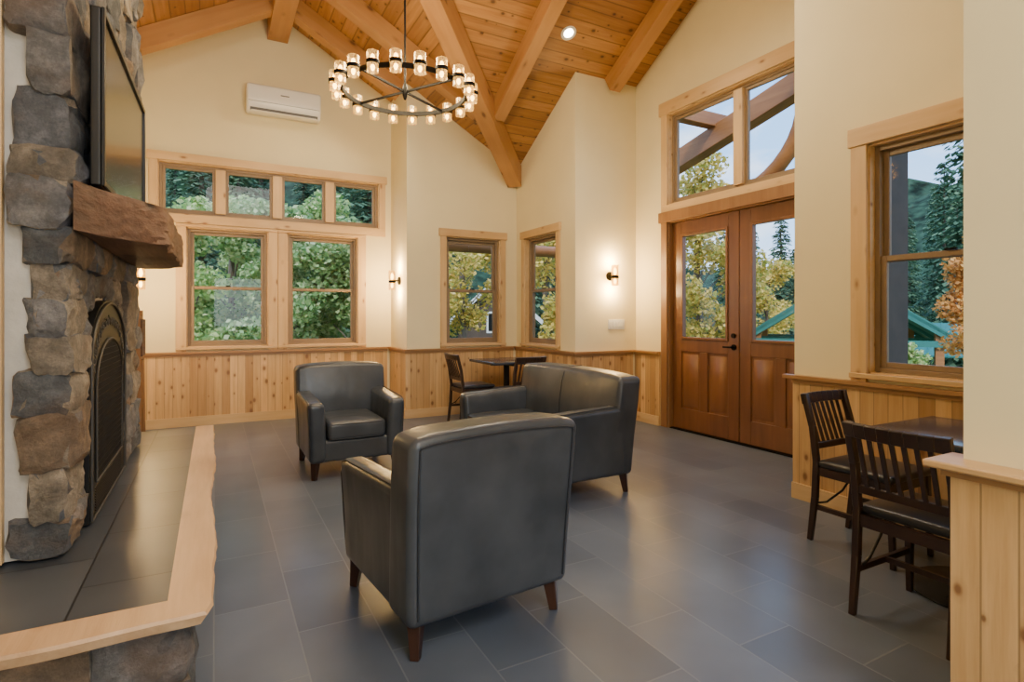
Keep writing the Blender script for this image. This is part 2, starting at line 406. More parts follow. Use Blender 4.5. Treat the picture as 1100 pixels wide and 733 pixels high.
opsA = [(-.58,2.0,2.50,3.12),(-.29,.60,.93,2.36),(.82,1.71,.93,2.36)]
wA = wall('wall_back', 0, 7.64, -.78, 2.169, 1, opsA, 'cream gable end wall with six window openings over pine wainscot')
wainscot(wA, 'baseboard_back', 0, 7.64, -.78, 2.11, 1, 'pale pine baseboard under the gable end windows')
wr = wall('wall_back_return', 1, 2.169, 6.92, 7.79, 1, [], 'short cream return wall carrying a sconce')
wainscot(wr, 'baseboard_back_return', 1, 2.169, 6.921, 7.638, 1, 'short pale baseboard on the return wall')
opB = [(2.70,3.50,.93,2.36)]
wB = wall('wall_corner_back', 0, 6.92, 2.319, 3.765, 1, opB, 'cream wall with one window behind the small dining set')
wainscot(wB, 'baseboard_corner_back', 0, 6.92, 2.149, 3.70, 1, 'pale baseboard behind the far dining set', e0=.035, b0=.014)
opC = [(5.87,6.67,.93,2.36)]
wC = wall('wall_corner_side', 1, 3.765, 5.47, 7.07, 1, opC, 'cream side wall with one window in the far corner')
wainscot(wC, 'baseboard_corner_side', 1, 3.765, 5.471, 6.918, 1, 'pale baseboard in the far corner under the side window')
wD = wall('wall_sconce', 0, 5.47, 3.915, 4.685, 1, [], 'cream wall with sconce and switches beside the double doors')
wainscot(wD, 'baseboard_sconce', 0, 5.47, 3.745, 4.62, 1, 'pale baseboard under the sconce wall', e0=.035, b0=.014)
opD = [(2.98,4.90,0,2.42),(2.98,4.90,2.60,3.66)]
wE = wall('wall_entrance', 1, 4.685, 2.45, 5.62, 1, opD, 'cream gable wall around the double entrance doors')
wainscot(wE, 'baseboard_entrance', 1, 4.685, 2.6, 5.468, 1, 'short pale baseboard beside the door casing', gaps=[(2.86,5.03)])
wq = wall('wall_right_return', 0, 2.60, 3.85, 4.685, -1, [], 'cream return wall beside the entrance')
MB().box(3.86,4.835,2.42,2.448,-.06,3.35).build('outside_siding', mt['cabin'], wq)
opW = [(1.22,2.085,.93,2.40)]
wW = wall('wall_right', 1, 3.70, .827, 2.60, 1, opW, 'cream right hand wall with one window over pine wainscot')
wainscot(wW, 'baseboard_right', 1, 3.70, .85, 2.60, 1, 'pale baseboard behind the near dining set', e1=.06)
wG = wall('wall_partition', 0, .827, 2.10, 3.85, -1, [], 'cream partition wall at the near right')
wF = wall('wall_near_right', 1, 1.95, -3.2, .827, 1, [], 'cream end of the near partition with pine boarding below')
MB().box(1.90,1.95,-3.0,.838,0,CAP-.03).build('wainscot', mt['wainY'], wF)
MB().box(1.845,2.02,-3.0,.888,CAP-.022,CAP).build('cap_rail', mt['capL'], wF, bevel=.006)
MB().box(1.882,2.0,-3.0,.855,CAP-.045,CAP-.022).build('cap_moulding', mt['capY'], wF)
wall('wall_left', 1, -.78, -3.2, 7.79, -1, [], 'cream left wall behind the stone chimney')
wall('wall_behind', 0, -3.05, -.78, 1.95, -1, [], 'cream wall behind the viewpoint')

# ------------------------------------------------------------------ windows
def window(num, ax, c, a0, a1, z0, z1, label, kind='hung', cw=.105, ear=.03, head=.12, cuts=(), bottom=False, casemat=None):
    ctr = (a0+a1)/2; w = a1-a0; h = w/2
    r = empty('window_%d' % num, (ctr,c,0) if ax == 0 else (c,ctr,0), 0 if ax == 0 else -PI/2)
    tag(r, label, kind='structure')
    pz = casemat or mt['pineZ']; px = mt['pine']
    bz = z0 - (.05 if not bottom else 0)
    for s in (-1,1):
        a, b = sorted((s*h, s*(h+cw))); MB().box(a,b,-.024,0,bz,z1).build('side_casing', pz, r, bevel=.003)
    MB().box(-h-cw-ear,h+cw+ear,-.034,0,z1,z1+head).build('head_casing', px, r, bevel=.004)
    if bottom: MB().box(-h-cw,h+cw,-.024,0,z0-.10,z0).build('bottom_casing', px, r, bevel=.003)
    else: MB().box(-h-cw,h+cw,-.045,0,z0-.028,z0+.004).build('sill', px, r, bevel=.004)
    m = MB()
    m.box(-h,-h+.012,0,.15,z0,z1); m.box(h-.012,h,0,.15,z0,z1); m.box(-h,h,0,.15,z1-.012,z1); m.box(-h,h,0,.15,z0,z0+.012)
    m.build('jamb', px, r)
    f = .038; a, b, y, zz = -h+.012, h-.012, z0+.012, z1-.012
    def ring(m,x0,x1,y0,y1,p,q,t):
        m.box(x0,x0+t,y0,y1,p,q); m.box(x1-t,x1,y0,y1,p,q); m.box(x0+t,x1-t,y0,y1,p,p+t); m.box(x0+t,x1-t,y0,y1,q-t,q)
    m = MB(); ring(m,a,b,.05,.13,y,zz,f*.8); m.build('frame', mt['sash'], r, bevel=.003)
    a += f*.8; b -= f*.8; y += f*.8; zz -= f*.8
    if kind == 'hung':
        mid = (y+zz)/2
        for nm, p, q, yy in (('upper_sash',mid-.02,zz,.092),('lower_sash',y,mid+.02,.062)):
            m = MB(); ring(m,a,b,yy,yy+.028,p,q,.036); s = m.build(nm, mt['sash'], r, bevel=.003)
            MB().add([(a+.03,yy+.014,p+.03),(b-.03,yy+.014,p+.03),(b-.03,yy+.014,q-.03),(a+.03,yy+.014,q-.03)],[(0,1,2,3)]).build('pane', mt['pane'], s)
        MB().box(-.03,.03,.045,.062,mid+.02,mid+.032).build('sash_lock', mt['bronze'], r)
    else:
        edges = [a]+[v for cc in cuts for v in (cc-.055,cc+.055)]+[b]
        for i in range(0,len(edges),2):
            p, q = edges[i], edges[i+1]
            m = MB(); ring(m,p,q,.062,.10,y,zz,.034); s = m.build('fixed_sash', mt['sash'], r, bevel=.003)
            MB().add([(p+.03,.08,y+.03),(q-.03,.08,y+.03),(q-.03,.08,zz-.03),(p+.03,.08,zz-.03)],[(0,1,2,3)]).build('pane', mt['pane'], s)
        for cc in cuts: MB().box(cc-.055,cc+.055,.02,.12,y,zz).build('mullion', pz, r, bevel=.003)
    return r
window(1, 0, 7.64, -.58, 2.0, 2.50, 3.12, 'long four pane transom window high on the gable wall', 'fixed', .085, .02, .10, (-.64,0,.64), True)
window(2, 0, 7.64, -.29, .60, .93, 2.36, 'left of the two double hung windows below the long transom', cw=.108, ear=0, head=.035)
window(3, 0, 7.64, .82, 1.71, .93, 2.36, 'right of the two double hung windows below the long transom', cw=.108, ear=0, head=.035)
window(4, 0, 6.92, 2.70, 3.50, .93, 2.36, 'double hung window straight behind the far dining table', cw=.08, ear=.02, head=.10)
window(5, 1, 3.765, 5.87, 6.67, .93, 2.36, 'narrow looking double hung window on the corner side wall', cw=.08, ear=.02, head=.10)
window(6, 1, 3.70, 1.22, 2.085, .93, 2.40, 'large near window on the right wall above the dining set', cw=.10, ear=.015, head=.12)
window(7, 1, 4.685, 2.98, 4.90, 2.60, 3.66, 'tall two pane transom window over the double doors', 'fixed', .10, .03, .15, (0,), True)

# ------------------------------------------------------------------ doors
def door(num, y0, y1, hinge_left, label):
    ctr = (y0+y1)/2; h = (y1-y0)/2-.004
    r = empty('door_%d' % num, (4.685,ctr,0), -PI/2); tag(r, label, kind='structure')
    ya, yb = .045, .09; zt = 2.385; st = .135
    m = MB(); m.box(-h,-h+st,ya,yb,.014,zt); m.box(h-st,h,ya,yb,.014,zt)
    for p,q in ((.014,.25),(.90,1.04),(2.24,zt)): m.box(-h+st,h-st,ya,yb,p,q)
    m.box(-.055,.055,ya,yb,.25,.90)
    m.build('door_frame', mt['door'], r, bevel=.004)
    for s in (-1,1):
        a, b = sorted((s*.055, s*(h-st)))
        p = MB().box(a,b,ya+.014,yb-.01,.25,.90)
        x0,x1,z0,z1 = a+.03,b-.03,.28,.87; t=.025
        p.add([(x0,ya+.013,z0),(x1,ya+.013,z0),(x1,ya+.013,z1),(x0,ya+.013,z1),(x0+t,ya+.001,z0+t),(x1-t,ya+.001,z0+t),(x1-t,ya+.001,z1-t),(x0+t,ya+.001,z1-t)],
              [(4,5,6,7),(0,1,5,4),(1,2,6,5),(2,3,7,6),(3,0,4,7)])
        p.build('raised_panel', mt['doorpanel'], r)
    m = MB(); a, b = -h+st, h-st; t = .028
    for bx in ((a,a+t,1.04,2.24),(b-t,b,1.04,2.24),(a+t,b-t,1.04,1.04+t),(a+t,b-t,2.24-t,2.24)): m.box(bx[0],bx[1],ya-.012,yb,bx[2],bx[3])
    m.build('glazing_bead', mt['doorpanel'], r, bevel=.004)
    MB().add([(a,.068,1.04),(b,.068,1.04),(b,.068,2.24),(a,.068,2.24)],[(0,1,2,3)]).build('pane', mt['pane'], r)
    if hinge_left:
        sx = h-.06
        k = MB(); k.cyl((sx,ya,.98),(sx,ya-.012,.98),.03,n=20); k.cyl((sx,ya-.012,.98),(sx,ya-.05,.98),.010,n=12); k.bar((sx+.01,ya-.05,.98),(sx-.10,ya-.05,.98),.014,.018)
        k.build('lever_handle', mt['bronze'], r)
        MB().cyl((sx,ya,1.10),(sx,ya-.02,1.10),.024,n=20).build('deadbolt', mt['bronze'], r)
    return r
door(1, 3.94, 4.88, True, 'left leaf of the stained fir double door with lever')
door(2, 3.00, 3.94, False, 'right leaf of the stained fir double door half hidden by the wall')
t1 = empty('trim_1', (4.685,3.94,0), -PI/2); tag(t1, 'stained wood casing and header board around the double doors', kind='structure')
MB().box(-1.06,-.96,-.026,0,0,2.42).build('side_casing', mt['doorcase'], t1, bevel=.004)
MB().box(.96,1.06,-.026,0,0,2.42).build('side_casing', mt['doorcase'], t1, bevel=.004)
MB().box(-1.09,1.09,-.04,0,2.40,2.52).build('header_board', mt['doorcase'], t1, bevel=.004)
m = MB(); m.box(-.96,-.94,0,.15,0,2.42); m.box(.94,.96,0,.15,0,2.42); m.box(-.94,.94,0,.15,2.388,2.42); m.build('jamb', mt['doorcase'], t1)
MB().box(-.94,.94,.0,.15,0,.012).build('threshold', mt['bronze'], t1)

# ------------------------------------------------------------------ beams
def beam(p0, p1, w, h, label, e0=.0, e1=.12, name='timber_rafter', drop=0):
    p0 = Vector(p0); p1 = Vector(p1); d = (p1-p0); L = d.length; d.normalize()
    y = Vector((0,0,1)).cross(d).normalized(); z = d.cross(y)
    mb = MB().box(-e0, L+e1, -w/2, w/2, -h-drop, .0)
    o = mb.build(name, mt['beam'], bevel=.006)
    mw = Matrix((( d.x,y.x,z.x,p0.x),(d.y,y.y,z.y,p0.y),(d.z,y.z,z.z,p0.z),(0,0,0,1)))
    o.matrix_world = mw
    return tag(o, label, 'beam', 'exposed roof timbers')
P3 = lambda x,y: (x,y,zc(x,y))
beam(P3(RX,RY), P3(RX,7.64), .24, .34, 'level ridge beam running to the peak of the gable wall', name='ridge_beam', e1=.0)
beam(P3(RX,RY), P3(3.765,6.92), .20, .27, 'long diagonal valley beam ending in the far corner between two windows', name='valley_beam', e1=.0)
beam(P3(RX,7.02), P3(2.17,7.02), .16, .21, 'rafter nearest the gable wall on its right slope', e0=-.12, e1=.0)
beam(P3(RX,7.02), P3(-.78,7.02), .16, .21, 'rafter nearest the gable wall on its left slope', e0=-.12, e1=.0)
beam(P3(RX,6.15), P3(RX+6.15-RY-.12,6.15), .16, .20, 'rafter behind the chandelier meeting the valley beam', e0=-.12, e1=0)
beam(P3(3.02,RY), P3(3.02,6.10), .16, .20, 'rafter between the recessed light and the valley beam', e1=0)
beam(P3(4.27,RY), P3(4.27,5.47), .16, .20, 'rafter ending on the wall directly above the sconce', e1=.0)

# ------------------------------------------------------------------ recessed lights
def spot(power, size=R_(120), col=(1,.82,.54)):
    l = bpy.data.lights.new('lamp','SPOT'); l.energy = power; l.spot_size = size; l.spot_blend = .6; l.color = col; l.shadow_soft_size = .12
    return l
def recessed(x, y, label, p, n):
    nrm = Vector(n).normalized(); c = Vector(P3(x,y)) + nrm*.002
    r = empty('recessed_light', c); r.rotation_euler = nrm.to_track_quat('Z','Y').to_euler(); tag(r, label, 'ceiling light', 'recessed ceiling lights')
    MB().lathe([(.052,.001),(.085,.001),(.088,.006),(.080,.012),(.058,.008),(.052,.001)], n=32).build('trim_ring', mt['white'], r)
    MB().lathe([(0.0001,.004),(.053,.004)], n=24).build('lens', mt['can'], r)
    l = bpy.data.objects.new('lamp', spot(p)); C.objects.link(l); l.parent = r; l.location = (0,0,.05)
    l.rotation_euler = (PI,0,0)
    return r
recessed(3.42, 5.10, 'bright round recessed light on the right ceiling slope', 100, (0,-S,-1))
recessed(1.92, 6.50, 'round recessed light seen just above the chandelier', 100, (-S,0,-1))

# ------------------------------------------------------------------ fireplace
def rock(st, lo, hi, rnd, amp=.011, cut=.19, sm=1):
    """quarried stone: convex hull of jittered points filling a box, edges eased, face roughened"""
    lo = Vector(lo); hi = Vector(hi); sz = hi-lo; sd = rnd.random()*100
    bm = bmesh.new(); pts = []
    for k in range(8):
        p = Vector([ (hi if (k>>i)&1 else lo)[i] for i in range(3)])
        c = Vector([ (-1 if (k>>i)&1 else 1) for i in range(3)])
        big = rnd.random() < .35
        for e in range(3):
            w = [rnd.uniform(0,.05) for _ in range(3)]; w[e] = rnd.uniform(.05,cut+.05+(.2 if big else 0))
            pts.append(p + Vector([c[i]*w[i]*min(sz[i],.26) for i in range(3)]))
    for i in range(8):
        ax = rnd.randrange(3); s = rnd.random() < .5
        p = Vector([lo[t]+sz[t]*rnd.uniform(.2,.8) for t in range(3)])
        p[ax] = (hi if s else lo)[ax] + (1 if s else -1)*rnd.uniform(-.002,.024)
        pts.append(p)
    vs = [bm.verts.new(p) for p in pts]
    bmesh.ops.convex_hull(bm, input=vs)
    for v in [v for v in bm.verts if not v.link_faces]: bm.verts.remove(v)
    bmesh.ops.subdivide_edges(bm, edges=[e for e in bm.edges if e.calc_length() > .03], cuts=3, use_grid_fill=True)
    for _ in range(sm): bmesh.ops.smooth_vert(bm, verts=bm.verts[:], factor=.3, use_axis_x=True, use_axis_y=True, use_axis_z=True)
    for v in bm.verts:
        a = noise.noise_vector(v.co*9+Vector((sd,0,0))); b = noise.noise_vector(v.co*26+Vector((0,sd,0)))
        v.co += a*amp*1.6 + b*amp*1.1
    bm.verts.index_update()
    st.add([v.co.copy() for v in bm.verts], [tuple(v.index for v in f.verts) for f in bm.faces]); bm.free()
def fireplace():
    r = empty('stone_fireplace', (-.60,3.64,0)); tag(r, 'tall rough fieldstone chimney with black arched firebox', 'fireplace')
    ox, oy = -.60, 3.64
    X = lambda x: x-ox
    Y = lambda y: y-oy
    MB().box(X(-.779),X(-.512),Y(2.645),Y(4.62),.41,zc(-.5,3.64)-.3).build('mortar_core', mt['wallpale'], r)
    st = MB(); rnd = random.Random(31)
    def stone(x0,x1,y0,y1,z0,z1,**k):
        g = -.010; rock(st,(X(x0),Y(y0+g),z0+g),(X(x1),Y(y1-g),z1-g),rnd,**k)
    FB0, FB1, FT = 2.95, 3.99, 1.42
    z = .425
    while z < 4.60:
        h = rnd.uniform(.12,.29)
        w = rnd.uniform(.20,.36) if z > FT-.1 else .27
        xl = -.655+rnd.uniform(-.005,.07)
        if h > .23 and rnd.random() < .5:
            k = rnd.uniform(.35,.65)*h
            stone(xl, -.462+rnd.uniform(-.02,.010), 2.60+rnd.uniform(-.015,.025), 2.66+w, z, z+k); stone(-.655+rnd.uniform(-.0,.08), -.462+rnd.uniform(-.02,.010), 2.60+rnd.uniform(-.015,.025), 2.66+w, z+k, z+h)
        else: stone(xl, -.462+rnd.uniform(-.02,.010), 2.60+rnd.uniform(-.02,.025), 2.66+w, z, z+h)
        y = 2.66+w; end = 4.65
        while y < end-.05:
            if z < FT and y < FB1: y = FB1
            wd = rnd.uniform(.14,.38)
            if end-(y+wd) < .14: wd = end-y
            if rnd.random() < .45 and h > .18:
                k = rnd.uniform(.35,.65)*h
                stone(-.60,-.465+rnd.uniform(-.02,.025),y,y+wd,z,z+k); stone(-.60,-.465+rnd.uniform(-.02,.025),y,y+wd,z+k,z+h)
            else: stone(-.60,-.462+rnd.uniform(-.02,.025),y,y+wd,z,z+h)
            y += wd
        z += h
    for i in range(9):
        tm = PI*(i+.5)/9; cy = (FB0+FB1)/2
        yy = cy - math.cos(tm)*.60; z0 = 1.15+math.sin(tm)*.30
        stone(-.60,-.488, yy-.10, yy+.10, z0-.04, z0+.16)
    st.build('stone_veneer', mt['stone'], r, angle=24)
    def arch(hw, zb, zs, rise, n=24):
        pts = [(-hw,zb),(hw,zb)]
        for i in range(n+1):
            t = PI*i/n; pts.append((hw*math.cos(t), zs+rise*math.sin(t)))
        return pts
    cy = Y(3.47)
    fn = lambda a,b,h: (X(h), cy-a, b)
    pl = MB().prism(arch(.52,.41,1.10,.28), fn, -.53, -.470).build('arched_surround', mt['black'], r)
    MB().prism(arch(.38,.56,.98,.20), fn, -.471, -.466).build('fire_screen', mt['soot'], pl)
    MB().tube([fn(a,b,-.463) for a,b in arch(.39,.56,.98,.21,28)], .005, 8, True).build('inner_moulding', mt['wiron'], pl)
    MB().tube([fn(a,b,-.463) for a,b in arch(.505,.42,1.10,.265,28)], .006, 8, True).build('outer_moulding', mt['wiron'], pl)
    for i in range(19):
        a = PI*(i+.5)/19; ca, cb = .445*math.cos(a), 1.045+.235*math.sin(a)
        MB().tube([fn(ca+.028*math.cos(k*.7+i)*(1-k/14), cb+.028*math.sin(k*.7+i)*(1-k/14), -.464) for k in range(13)], .0028, 6).build('scroll', mt['wiron'], pl)
    v = MB()
    for i in range(9):
        zz = .43+i*.012; v.box(X(-.471),X(-.466),cy-.39,cy+.39,zz,zz+.004)
    v.build('vent_grille', mt['black'], pl)
    b = MB()
    for i in range(25):
        a = -.36+i*.03; b.bar(fn(a,.57,-.464), fn(a,.98+.19*math.sqrt(max(0,1-(a/.38)**2)),-.464), .0015,.0015)
    for i in range(20):
        zz = .575+i*.03
        hw = .37 if zz < .98 else .37*math.sqrt(max(0,1-((zz-.98)/.2)**2))
        if hw > .03: b.bar(fn(-hw,zz,-.464), fn(hw,zz,-.464), .0015,.0015)
    b.build('mesh_curtain', mt['black'], pl)
    return r
fireplace()

def hearth():
    r = empty('raised_hearth', (-.39,3.6,0)); tag(r, 'long raised hearth with dark slate top and live edge wood border', 'hearth')
    ox, oy = -.39, 3.6; rnd = random.Random(8)
    y0, y1 = 1.93, 5.22
    MB().box(-.76-ox,-.13-ox,y0+.13-oy,y1-.02-oy,.34,.400).build('slate_top', mt['slate'], r)
    N = 60; out = []; inn = []
    for i in range(N+1):
        y = y1-(y1-y0)*i/N; k = min(1,(y-y0)/.06)
        w = .024*noise.noise(Vector((y*1.4,0,3))) + .008*noise.noise(Vector((y*9,2,0)))
        out.append((.0+w-.02*(1-k), y)); inn.append((-.130+.006*noise.noise(Vector((y*.8,7,0))), max(y,y0+.130)))
    for i in range(1,20):
        x = -.03-(.73)*i/19; out.append((x, y0-.005+.014*noise.noise(Vector((x*4,5,1))))); inn.append((min(x,-.130), y0+.130))
    n = len(out); vs = []; z0, z1 = .364, .405
    for (x,y) in out: vs += [(x-ox-.006,y-oy+.005,z1),(x-ox,y-oy,z1-.010),(x-ox-.018,y-oy+.014,z0)]
    m3 = 3*n
    for (x,y) in inn: vs += [(x-ox,y-oy,z1),(x-ox,y-oy,z0)]
    fs = []
    for i in range(n-1):
        a, b = 3*i, 3*i+3; c, d = m3+2*i, m3+2*i+2
        fs += [(a,b,b+1,a+1),(a+1,b+1,b+2,a+2),(a,c,d,b),(c,c+1,d+1,d),(a+2,b+2,d+1,c+1)]
    fs += [(0,1,2,m3+1,m3),(3*n-3,m3+2*n-2,m3+2*n-1,3*n-1,3*n-2)]
    o = MB().add(vs, fs).build('wood_edging', mt['edge'], r)
    bm = bmesh.new(); bm.from_mesh(o.data); bmesh.ops.remove_doubles(bm, verts=bm.verts, dist=1e-5); bmesh.ops.recalc_face_normals(bm, faces=bm.faces); bm.to_mesh(o.data); bm.free()
    MB().box(-.76-ox,-.11-ox,y0+.11-oy,y1-.06-oy,0,.345).build('base_core', mt['wallpale'], r)
    st = MB()
    for (za,zb) in ((0.006,.17),(.17,.357)):
        y = y0+.07
        while y < y1-.1:
            w = min(rnd.uniform(.22,.42), y1-.05-y); rock(st,(-.17-ox,y-oy-.006,za),(-.070-ox,y+w-oy+.006,zb),rnd,amp=.004); y += w
        x = -.72
        while x < -.12:
            w = min(rnd.uniform(.18,.30), -.07-x)
            rock(st,(x-ox-.006,y0+.06-oy,za),(x+w-ox+.006,y0+.16-oy,zb),rnd,amp=.004); x += w
    st.build('base_stones', mt['stone'], r, angle=30)
hearth()

def mantel():
    raw = [(-.448,2.52),(-.40,2.64),(-.30,2.80),(-.20,2.96),(-.185,3.00),(-.18,4.18),(-.30,4.38),(-.448,4.42)]
    pts = []
    for (a,b),(c,d) in zip(raw, raw[1:]+raw[:1]):
        L = math.hypot(c-a,d-b); k = max(1,int(L/.02))
        for i in range(k): pts.append((a+(c-a)*i/k, b+(d-b)*i/k))
    cx, cy = -.32, 3.45; m = len(pts)
    zs = [1.615,1.618,1.625,1.64,1.652,1.665,1.68,1.69,1.705,1.72,1.735,1.75,1.765,1.778,1.790,1.793]; ins = [.012,.005,.002,0,0,0,0,0,0,0,0,0,0,.001,.003,.006]
    vs = []
    for z, q0 in zip(zs,ins):
        for i,(x,y) in enumerate(pts):
            dx, dy = x-cx, (y-cy)*.25; L = math.hypot(dx,dy)+1e-6
            low = max(0,min(1,(1.69-z)/.06))
            hew = noise.noise(Vector((x*6,y*4,z*6)))*.010 + noise.noise(Vector((x*18,y*12,z*50)))*(.009+.008*low)
            if x < -.44: hew = 0; q = 0
            else: q = q0
            vs.append((x+dx/L*(hew-q)-cx, y+dy/L*(hew-q)-cy, z-1.7+noise.noise(Vector((x*7,y*6,9)))*(.002+.007*low)))
    fs = []
    for j in range(len(zs)-1):
        for i in range(m): fs.append((j*m+i, j*m+(i+1)%m, (j+1)*m+(i+1)%m, (j+1)*m+i))
    fs += [tuple(range(m-1,-1,-1)), tuple((len(zs)-1)*m+i for i in range(m))]
    o = MB().add(vs,fs).build('mantel_shelf', mt['mantel'], angle=24); o.location = (cx,cy,1.7)
    tag(o, 'thick rough hewn brown timber mantel projecting from the stones', 'mantel')
mantel()

def tv():
    r = empty('television', (-.385,3.30,1.812), R_(-1)); tag(r, 'large black flat screen television above the timber mantel', 'television')
    MB().rbox((-.03,-.62,0),(.006,.62,.70),.006).build('casing', mt['tvb'], r)
    m = MB()
    m.box(.006,.018,-.62,-.596,0,.70); m.box(.006,.018,.596,.62,0,.70); m.box(.006,.018,-.596,.596,0,.024); m.box(.006,.018,-.596,.596,.676,.70)
    m.build('bezel', mt['tvb'], r, bevel=.003)
    MB().box(.0055,.0085,-.596,.596,.024,.676).build('screen', mt['tvs'], r)
    MB().box(-.048,-.03,-.35,.35,.2,.6).build('wall_mount', mt['black'], r)
tv()
o = MB().box(-.778,-.668,2.61,2.645,.41,zc(-.7,2.65)-.02).build('trim_2', mt['pineZ'], bevel=.004); tag(o, 'upright pine trim board beside the chimney stones', kind='structure')
o = empty('wooden_easel', (-.60,6.45,.0)); tag(o, 'narrow reddish wooden easel standing by the left wall beneath the sconce', 'easel')
for i,s in enumerate((-1,1)): MB().bar((-.02,s*.17,0),(-.04,s*.12,1.36),.03,.035).build('upright', mt['doorcase'], o)
MB().bar((-.03,-.16,.90),(-.03,.16,.90),.03,.03).build('lower_rail', mt['doorcase'], o)
MB().bar((-.04,-.13,1.29),(-.04,.13,1.29),.03,.03).build('upper_rail', mt['doorcase'], o)
MB().box(-.015,.0,-.14,.14,.92,1.27).build('board', mt['mantel'], o)

# ------------------------------------------------------------------ AC, switches
r = empty('mini_split_air_conditioner', (.775,7.64,3.80)); tag(r, 'white wall mounted mini split air conditioner above the transom window', 'air conditioner')
MB().rbox((-.43,-.21,0),(.43,-.002,.33),.03, lambda p: Vector((p.x, p.y+(.05*(1-p.z/.12) if (p.z < .12 and p.y < -.1) else 0), p.z)), (4,4,6)).build('body', mt['white'], r)
MB().box(-.39,.39,-.188,-.14,.015,.045).build('air_slot', mt['greyp'], r)
MB().box(-.41,.41,-.2115,-.209,.115,.119).build('panel_seam', mt['greyp'], r)
MB().rbox((-.38,-.20,.0),(.38,-.16,.012),.005).build('louvre', mt['white'], r)
MB().box(-.05,.05,-.2125,-.2095,.22,.232).build('badge', mt['greyp'], r)
r = empty('light_switch', (4.37,5.468,1.20)); tag(r, 'white multi gang light switch plate beneath the sconce', 'light switch')
MB().rbox((-.125,-.008,-.06),(.125,0,.06),.004).build('plate', mt['white'], r)
for k in range(5): MB().rbox((-.110+k*.046,-.013,-.033),(-.110+k*.046+.034,-.006,.033),.002).build('rocker', mt['cwhite'], r)

# ------------------------------------------------------------------ sconces
def sconce():
    r = empty('wall_sconce')
    MB().cyl((0,0,0),(0,-.018,0),.055,n=28).build('back_plate', mt['bronze'], r, bevel=.003)
    MB().cyl((0,-.018,0),(0,-.10,0),.010,n=12).build('arm', mt['bronze'], r)
    MB().lathe([(.0001,-.03),(.044,-.03),(.046,-.02),(.046,0),(.040,.004)],(0,-.105,0),20).build('cup', mt['bronze'], r)
    MB().lathe([(.043,-.0),(.044,.13),(.041,.13),(.040,.0)],(0,-.105,0),24).build('glass_shade', mt['shade'], r)
    MB().lathe([(.043,-.03),(.044,-.12),(.041,-.12),(.040,-.03)],(0,-.105,0),24).build('glass_shade', mt['shade'], r)
    MB().lathe([(.0001,.01),(.014,.02),(.020,.05),(.014,.085),(.0001,.10)],(0,-.105,0),12).build('bulb', mt['bulb'], r)
    MB().lathe([(.0001,-.035),(.012,-.04),(.017,-.065),(.012,-.09),(.0001,-.10)],(0,-.105,0),12).build('bulb', mt['bulb'], r)
    for zz in (.17,-.16):
        l = bpy.data.lights.new('lamp','POINT'); l.energy = 25; l.color = (1,.66,.28); l.shadow_soft_size = .03
        o = bpy.data.objects.new('lamp', l); C.objects.link(o); o.parent = r; o.location = (0,-.105,zz)
    return r
s0 = sconce(); s0.location = (4.27,5.47,1.79); tag(s0, 'lit glass sconce on the wall beside the double doors', 'wall lamp', 'glass wall sconces')
s1 = copy_tree(s0); s1.location = (2.169,7.22,1.77); s1.rotation_euler = (0,0,-PI/2); s1['label'] = 'lit glass sconce right of the two tall gable windows'
s2 = copy_tree(s0); s2.location = (-.78,6.95,1.70); s2.rotation_euler = (0,0,PI/2); s2['label'] = 'lit glass sconce peeking out behind the stone chimney'

